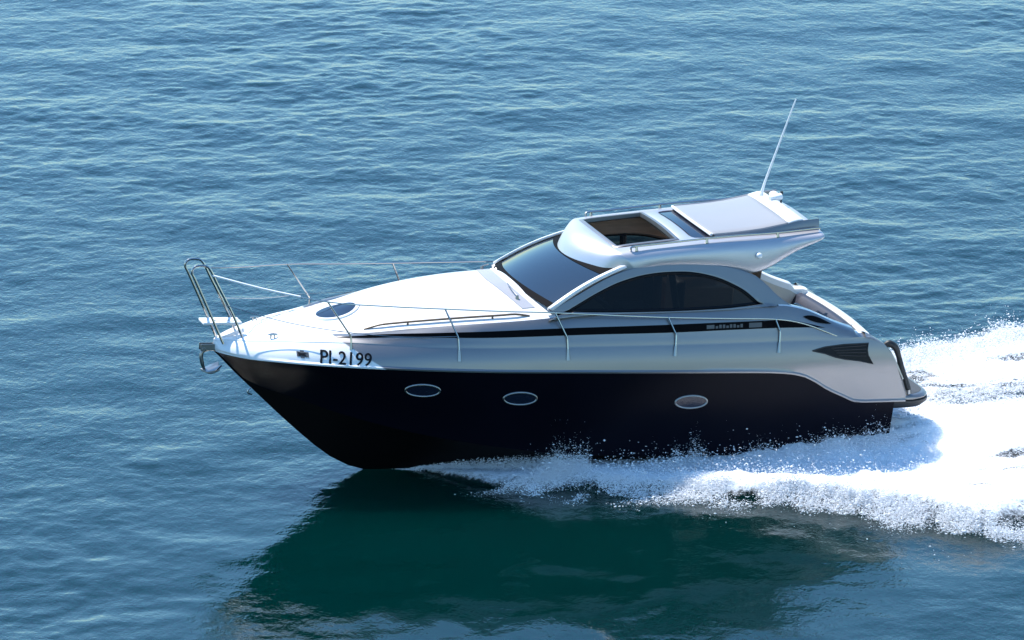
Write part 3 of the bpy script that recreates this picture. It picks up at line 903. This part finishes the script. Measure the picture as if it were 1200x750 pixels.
# bench along the transom
mb = MB(); rows = []
for y in np.linspace(-1.18, 1.18, 15):
    bw = .10*(1 - (y/1.37)**2)
    rows.append([(9.54 + bw, y, 1.80), (9.48 + bw, y, 1.83), (9.40 + bw, y, 1.80), (9.30 + bw, y, 1.62), (9.26 + bw, y, 1.50)])
mb.grid(rows)
bench = mb.build('bench_backrest', M['cushion'], ck, solid=.06, sharp=60)
mb = MB(); mb.box(8.85, 9.36, -1.15, 1.15, 1.24, 1.55)
mb.build('bench_seat', M['cream'], ck, bevel=.04)
# folded cockpit table leaning tubes
mb = MB(); mb.tube([(8.72, -.62, 2.14), (9.15, -.72, 1.9)], .022, 8); mb.tube([(8.72, -.62, 2.14), (8.80, -.62, 1.5)], .025, 8)
mb.build('cockpit_rail', M['darksteel'], ck)

mb = MB()                                             # platform: rounded plan
def plat_loop(off, z):
    P = []
    r_ = .42; xa, hb_ = 10.67 + off, 1.525 + off
    P += [(9.55, -1.38, z)]
    for w in np.linspace(0, math.pi/2, 9): P.append((xa - r_ + r_*math.sin(w), -hb_ + r_ - r_*math.cos(w), z))
    for w in np.linspace(0, math.pi/2, 9): P.append((xa - r_ + r_*math.cos(w), hb_ - r_ + r_*math.sin(w), z))
    P += [(9.55, 1.38, z)]
    return P
mb.grid([plat_loop(-.02, .885), plat_loop(.015, .89), plat_loop(.02, .915), plat_loop(0, .945), plat_loop(-.02, .955)])
n_ = len(plat_loop(0, 0)); mb.add(plat_loop(-.02, .955), [tuple(range(n_))])
plat = mb.build('swim_platform', M['silver'], yacht, sharp=50)
mb = MB(); mb.grid([plat_loop(-.01, .886), plat_loop(.03, .875), plat_loop(.03, .83), plat_loop(-.02, .76), plat_loop(-.12, .725), plat_loop(-.38, .70), plat_loop(-.50, .58)])
mb.build('platform_fender', M['rubber'], plat, sharp=50)
lp = plat_loop(-.045, .958)
mb = MB(); mb.add([(max(p[0], 10.02), p[1], p[2]) for p in lp], [tuple(range(n_))])
mb.build('platform_tread', M['dash'], plat)
# black boarding handle with bright bar at the transom edge
mb = MB(); mb.tube([(9.86, -1.42, 1.68), (9.93, -1.43, 1.725), (10.03, -1.44, 1.67), (10.10, -1.44, 1.52), (10.15, -1.45, 1.35), (10.20, -1.46, 1.24), (10.27, -1.47, 1.06), (10.30, -1.47, .98)], [.04, .055, .05, .04, .05, .042, .045, .035], 10)
hnd = mb.build('boarding_handle', M['rubber'], yacht)
mb = MB(); mb.tube([(9.93, -1.49, 1.62), (10.05, -1.5, 1.42), (10.16, -1.51, 1.20)], .018, 8); mb.tube([(10.05, -1.44, 1.66), (10.10, -1.45, 1.58)], .022, 8); mb.tube([(10.27, -1.5, 1.03), (10.28, -1.5, .97)], .03, 8)
mb.build('handle_bar', M['chrome'], hnd)

# ---------------------------------------------------------------- guard rails
STN = [((1.74, 1.10, 1.70), (1.735, 1.11, 1.87), (1.36, 1.10, 2.385)),
       ((3.26, 1.47, 1.62), (3.25, 1.42, 1.91), (3.05, 1.34, 2.32)),
       ((4.87, 1.60, 1.64), (4.86, 1.545, 1.92), (4.67, 1.50, 2.285)),
       ((6.50, 1.62, 1.68), (6.52, 1.56, 1.95), (6.40, 1.53, 2.20)),
       ((8.12, 1.61, 1.70), (8.14, 1.56, 1.97), (8.07, 1.53, 2.15))]
for s_ in (-1, 1):
    hoopy = .20
    for i, (b, k, t) in enumerate(STN):
        mb = MB()
        q = lambda p: (p[0], s_*p[1], p[2])
        b = (b[0], side_y(b[0], b[2]) + .012, b[2]); k = (k[0], max(k[1], side_y(k[0], min(k[2], kz0(k[0])))) if i else k[1], k[2])
        kk = np.array(q(k)); bb = np.array(q(b)); tt = np.array(q(t))
        mb.tube([bb, bb + (kk - bb)*.85, kk + (tt - kk)*.05, kk + (tt - kk)*.2, tt], .0135, 8, smooth=5)
        so = mb.build('rail_stanchion', M['steel'], yacht)
        mb = MB(); mb.tube([bb + np.array([0, 0, -.03 if i else -.01]), bb + (kk - bb)*.45], [.034 if i else .024, .020], 8)
        mb.build('stanchion_socket', M['chrome'], so)
    q = lambda p: (p[0], s_*p[1], p[2])
    mb = MB()
    mb.tube([q((-.13, hoopy + .02, 2.57)), q((.5, .62, 2.47)), q(STN[0][2]), q((2.2, 1.24, 2.345)), q(STN[1][2]), q((3.9, 1.44, 2.30)), q(STN[2][2]), q((5.6, 1.53, 2.24)), q(STN[3][2]), q((7.3, 1.54, 2.175)), q(STN[4][2]), q((8.5, 1.53, 2.08)), q((8.9, 1.54, 1.94)), q((9.34, 1.54, 1.765))], .0105, 8, smooth=4)
    rail = mb.build('guard_rail', M['steel'], yacht)
    if s_ < 0:                                        # sun-bright forward end of the rail, added as a thicker white tube
        mb = MB(); mb.tube([q((-.12, hoopy + .03, 2.565)), q((.5, .62, 2.47)), q((1.0, .93, 2.42))], .017, 8, smooth=5)
        mb.build('sunlit_rail', M['plastic'], rail)
    mb = MB()
    mb.tube([q((.1, hoopy + .03, 2.12)), q((.9, .70, 1.98)), q((1.70, 1.11, 1.93)), q((2.5, 1.30, 1.90)), q((3.25, 1.42, 1.93))], .006, 6, smooth=5)
    mb.build('guard_wire', M['steel'], yacht)
    mb = MB()                                         # pulpit hoop
    y_ = hoopy
    mb.tube([q((.09, y_ + .02, 1.545)), q((-.08, y_, 1.90)), q((-.36, y_, 2.47)), q((-.43, y_, 2.61)), q((-.40, y_, 2.685)), q((-.31, y_, 2.71)), q((-.20, y_, 2.69)), q((-.13, y_, 2.60)), q((-.04, y_, 2.43)), q((.22, y_ + .01, 1.96)), q((.385, y_ + .02, 1.60))], .018, 10, smooth=5)
    mb.build('pulpit_hoop', M['steel'], yacht)
# step plate between the hoops
mb = MB(); mb.box(-.20, .38, -.14, .16, 1.80, 1.845)
sp = mb.build('bow_step', M['plastic'], yacht, bevel=.015)
for x in (.0, .2):
    mb = MB(); mb.tube([(x, -.02, 1.84), (x, -.02, 1.849)], .02, 10)
    mb.build('step_bolt', M['darksteel'], sp)

# anchor hanging under the bow roller
mb = MB()
mb.box(-.20, .34, -.055, -.035, 1.40, 1.50); mb.box(-.20, .34, .035, .055, 1.40, 1.50); mb.tube([(-.15, -.06, 1.42), (-.15, .06, 1.42)], .035, 10)
roller = mb.build('bow_roller', M['darksteel'], yacht, bevel=.006)
mb = MB()
mb.tube([(.25, 0, 1.44), (-.10, 0, 1.40), (-.17, 0, 1.33), (-.15, 0, 1.20), (-.12, 0, 1.12)], [.022, .026, .03, .03, .02], 8)
for s_ in (-1, 1):
    fl_ = [(-.17, 0, 1.12), (-.10, s_*.12, 1.10), (.02, s_*.17, 1.14), (.12, s_*.10, 1.20), (.10, 0, 1.16)]
    mb.add(fl_ + [(x, y, z - .025) for x, y, z in fl_], [(0, 1, 2, 3, 4), (9, 8, 7, 6, 5)] + [(i, (i+1) % 5, 5 + (i+1) % 5, 5 + i) for i in range(5)])
mb.tube([(-.14, -.02, 1.10), (-.05, -.13, 1.085), (.08, -.14, 1.14)], .015, 8)
mb.build('anchor', M['darksteel'], yacht, bevel=.005)

# ------------------------------------------------------------------ wake foam: a lumpy sheet lying on the water
def foam_cov(a, b):
    pe, se = port_edge(a), stbd_edge(a)
    d = np.where(b < 0, pe + b, se - b)
    x, y = from_ab(a, b)
    nz = fbm(N1, x*1.1, y*1.1, 3)*.55 + fbm(N2, x*4.2, y*4.2, 3)*.30
    start = .12 + .88*sstep(2.7, 4.6, a)
    soft = (.30 + .45*sstep(7, 10.5, a))*start
    nz = nz*start
    cov = sstep(-soft*.4, soft*1.2, d + nz*(.22 + .26*sstep(5, 9, a)))
    mist = sstep(2.5, 3.0, a)*(.68 + .32*sstep(4.2, 7.0, a))
    cov = cov*mist
    hole = sstep(10.9, 11.8, a)*np.exp(-((b - .75)/.95)**2)*(.56 + .1*sstep(12, 15, a))
    sn = fbm(N3, a*.55, b*2.6, 4)                       # torn streaks along the wake
    cov = cov*(1 - hole)*(1 - .62*sstep(9.2, 11.0, a)*sstep(.05, .45, sn))
    return cov*(1 - sstep(19, 24, a)), d
def foam_h(a, b, d, cov):
    x, y = from_ab(a, b)
    lump = np.abs(fbm(N2, x*1.4, y*1.4, 4, .55))*.9 + np.abs(fbm(N3, x*5.0, y*5.0, 3, .6))*.40
    grow = sstep(3, 9.5, a)
    dec = 1 - .7*sstep(14, 24, a)
    h = .03 + lump*(.035 + .13*grow)
    h += .20*grow*np.exp(-((d - .55)/.45)**2)*(b < 0)
    near_hull = np.exp(-((np.abs(b) - 1.2)/.55)**2)*(1 - sstep(10.2, 11.2, a))
    h += (.07 + .20*sstep(6.5, 10.0, a))*near_hull
    behind = sstep(10.0, 11.2, a)
    h += behind*(.09*np.exp(-((b - (stbd_edge(a) - .75))/.6)**2) + .26*np.exp(-((b + 1.2)/1.1)**2) - .05)
    return h*dec*np.clip(cov*1.4, 0, 1) 
aa = np.arange(2.35, 24.0, .04); bb_ = np.arange(-10.2, 7.8, .04)
A, B = np.meshgrid(aa, bb_)
cov, dd = foam_cov(A, B)
FX, FY = from_ab(A, B)
FH = foam_h(A, B, dd, cov)
FZ = wave_h(FX, FY) + wake_swell(FX, FY) + FH + .006 - .05*(1 - sstep(0, .12, cov))
fine = fbm(N1, FX*11, FY*11, 2)*.6
keep = cov > .015
me, used = mesh_from_grid('wake_foam', FX, FY, FZ, keep)
at = me.attributes.new('cover', 'FLOAT', 'POINT')
at.data.foreach_set('value', cov.reshape(-1)[used].astype(np.float32))

def foam_material():
    m = principled('foam', (0.84, 0.86, 0.88), 0.75, spec=0.2)
    t = m.node_tree; p = t.nodes['Principled BSDF']; out = t.nodes['Material Output']
    p.subsurface_method = 'BURLEY'; p.inputs['Subsurface Weight'].default_value = 1.0
    p.inputs['Subsurface Radius'].default_value = (.8, .9, 1.0); p.inputs['Subsurface Scale'].default_value = .45
    at = t.nodes.new('ShaderNodeAttribute'); at.attribute_name = 'cover'
    tc = t.nodes.new('ShaderNodeTexCoord')
    n1 = t.nodes.new('ShaderNodeTexNoise'); n1.inputs['Scale'].default_value = 9; n1.inputs['Detail'].default_value = 8; n1.inputs['Roughness'].default_value = .75
    mp = t.nodes.new('ShaderNodeMapping'); mp.vector_type = 'TEXTURE'; mp.inputs['Rotation'].default_value = (0, 0, YAW); mp.inputs['Scale'].default_value = (2.2, .8, 1)
    t.links.new(tc.outputs['Object'], mp.inputs['Vector']); t.links.new(mp.outputs[0], n1.inputs['Vector'])
    n2 = t.nodes.new('ShaderNodeTexNoise'); n2.inputs['Scale'].default_value = 26; n2.inputs['Detail'].default_value = 5; n2.inputs['Roughness'].default_value = .7
    t.links.new(tc.outputs['Object'], n2.inputs['Vector'])
    def math_(op, a, b):
        n = t.nodes.new('ShaderNodeMath'); n.operation = op
        for i, v in enumerate((a, b)):
            if isinstance(v, (int, float)): n.inputs[i].default_value = v
            else: t.links.new(v, n.inputs[i])
        return n.outputs[0]
    s = math_('ADD', math_('MULTIPLY', n1.outputs['Fac'], .9), math_('MULTIPLY', n2.outputs['Fac'], .7))   # about 0.8 on average
    v = math_('SUBTRACT', math_('ADD', math_('MULTIPLY', at.outputs['Fac'], 1.35), math_('MULTIPLY', s, 1.5)), 1.50)
    mr = t.nodes.new('ShaderNodeMapRange'); mr.interpolation_type = 'SMOOTHSTEP'
    mr.inputs['From Min'].default_value = .0; mr.inputs['From Max'].default_value = .75
    t.links.new(v, mr.inputs['Value'])
    al = math_('MULTIPLY', mr.outputs['Result'], math_('MINIMUM', math_('MULTIPLY', at.outputs['Fac'], 6.0), 1.0))
    t.links.new(al, p.inputs['Alpha'])
    b = t.nodes.new('ShaderNodeBump'); b.inputs['Strength'].default_value = .9; b.inputs['Distance'].default_value = .05
    t.links.new(n2.outputs['Fac'], b.inputs['Height']); t.links.new(b.outputs[0], p.inputs['Normal'])
    return m
me.materials.append(foam_material())
foam = bpy.data.objects.new('wake_foam', me); COL.objects.link(foam)
tag(foam, 'white churned wake foam spreading along the hull and astern', 'foam', kind='stuff')

# ------------------------------------------------------------------ spray: many small drops thrown up from the wake
def drops():
    r = np.random.default_rng(99)
    P = []; S = []
    def put(a, b, z, s):
        x, y = from_ab(a, b); P.append(np.stack([x, y, z], -1)); S.append(s)
    def base(a, b):
        c, d = foam_cov(a, b); x, y = from_ab(a, b)
        return wave_h(x, y) + wake_swell(x, y) + foam_h(a, b, d, c)
    # along the ragged outer edge on the near side
    n = 150000; a = 4.0 + 8.5*r.random(n)**.8; b = -(port_edge(a) - .22 + r.exponential(.20, n)*(1 + .6*sstep(7, 10, a)))
    clump = fbm(N1, a*1.3, b*1.3, 4) + r.normal(0, .12, n) > .02 + .25*(-b - port_edge(a))
    a, b = a[clump], b[clump]
    put(a, b, base(a, b) + r.exponential(.045, len(a))*sstep(3.5, 9, a), r.lognormal(-5.9, .45, len(a)))
    # over the whole sheet
    n = 110000; a = r.uniform(4.5, 17, n); b = r.uniform(-1, 1, n)
    b = np.where(b < 0, b*port_edge(a), b*stbd_edge(a))
    ok = ~((np.abs(b) < 1.5) & (a < 10.2)); a, b = a[ok], b[ok]
    put(a, b, base(a, b) + r.exponential(.07, len(a)), r.lognormal(-5.7, .45, len(a)))
    # ragged crest on the far side astern
    n = 80000; a = 10.0 + 8*r.random(n); jet = np.clip(.55 + 1.3*fbm(N2, a*1.9, a*0 + 3.3, 4), .08, 1.8)
    b = stbd_edge(a) - .35 + r.normal(0, .28, n)
    put(a, b, base(a, b) + r.exponential(.075, n)*jet*(.6 + .5*sstep(11, 14, a)), r.lognormal(-5.6, .45, n))
    # spray curling off the chine: a fine veil with three splashes
    n = 20000; a = 2.75 + 2.6*r.random(n)**.6; b = -(.06 + (a - 2.7)*.52 + r.normal(0, 1, n)*(.01 + .06*(a - 2.7))); b = np.maximum(b, -1.62)
    put(a, b, base(a, b) + r.exponential(.09, n)*sstep(2.8, 4.8, a), r.lognormal(-5.95, .4, n))
    for ca, w, hgt, n in ((4.62, .36, .13, 8000), (4.85, .15, .21, 7000), (6.3, .10, .10, 1500), (6.65, .10, .15, 3500), (6.95, .13, .18, 4500), (8.0, .3, .10, 3000), (9.0, .35, .12, 4000), (9.8, .3, .14, 5000)):
        a = ca + r.normal(0, w, n); b = -(1.42 + np.abs(r.normal(0, .12, n)) + .12)
        put(a, b, base(a, b) + r.exponential(hgt*.5, n)*np.exp(-((a - ca)/w)**2*.3), r.lognormal(-6.2, .45, n))
    P = np.concatenate(P); S = np.concatenate(S)
    return P, np.clip(S, .0015, .012), r
P, S, r = drops()
# each drop is an octahedron with its own random stretch
n = len(P)
unit = np.array([(1, 0, 0), (-1, 0, 0), (0, 1, 0), (0, -1, 0), (0, 0, 1), (0, 0, -1)], float)
sc = np.clip(S*np.exp(r.normal(0, .35, n)), .0012, .0095)[:, None]*r.uniform(.6, 1.4, (n, 3))*np.stack([r.uniform(.8, 3.0, n), np.ones(n), r.uniform(.8, 1.6, n)], -1)
V = P[:, None, :] + unit[None]*sc[:, None, :]
tri = np.array([(0, 2, 4), (2, 1, 4), (1, 3, 4), (3, 0, 4), (2, 0, 5), (1, 2, 5), (3, 1, 5), (0, 3, 5)])
T = (tri[None] + (np.arange(n)*6)[:, None, None]).reshape(-1, 3)
me = bpy.data.meshes.new('spray')
me.vertices.add(n*6); me.vertices.foreach_set('co', V.astype(np.float32).ravel())
me.loops.add(T.size); me.loops.foreach_set('vertex_index', T.astype(np.int32).ravel())
me.polygons.add(len(T)); me.polygons.foreach_set('loop_start', np.arange(0, T.size, 3, dtype=np.int32))
me.update(calc_edges=True)
me.polygons.foreach_set('use_smooth', np.ones(len(T), bool))
me.materials.append(principled('spray_drops', (0.90, 0.91, 0.93), 0.5, spec=0.4))
spray = bpy.data.objects.new('spray', me); COL.objects.link(spray)
tag(spray, 'fine white spray drops flying above the wake and beside the hull', 'spray', kind='stuff')
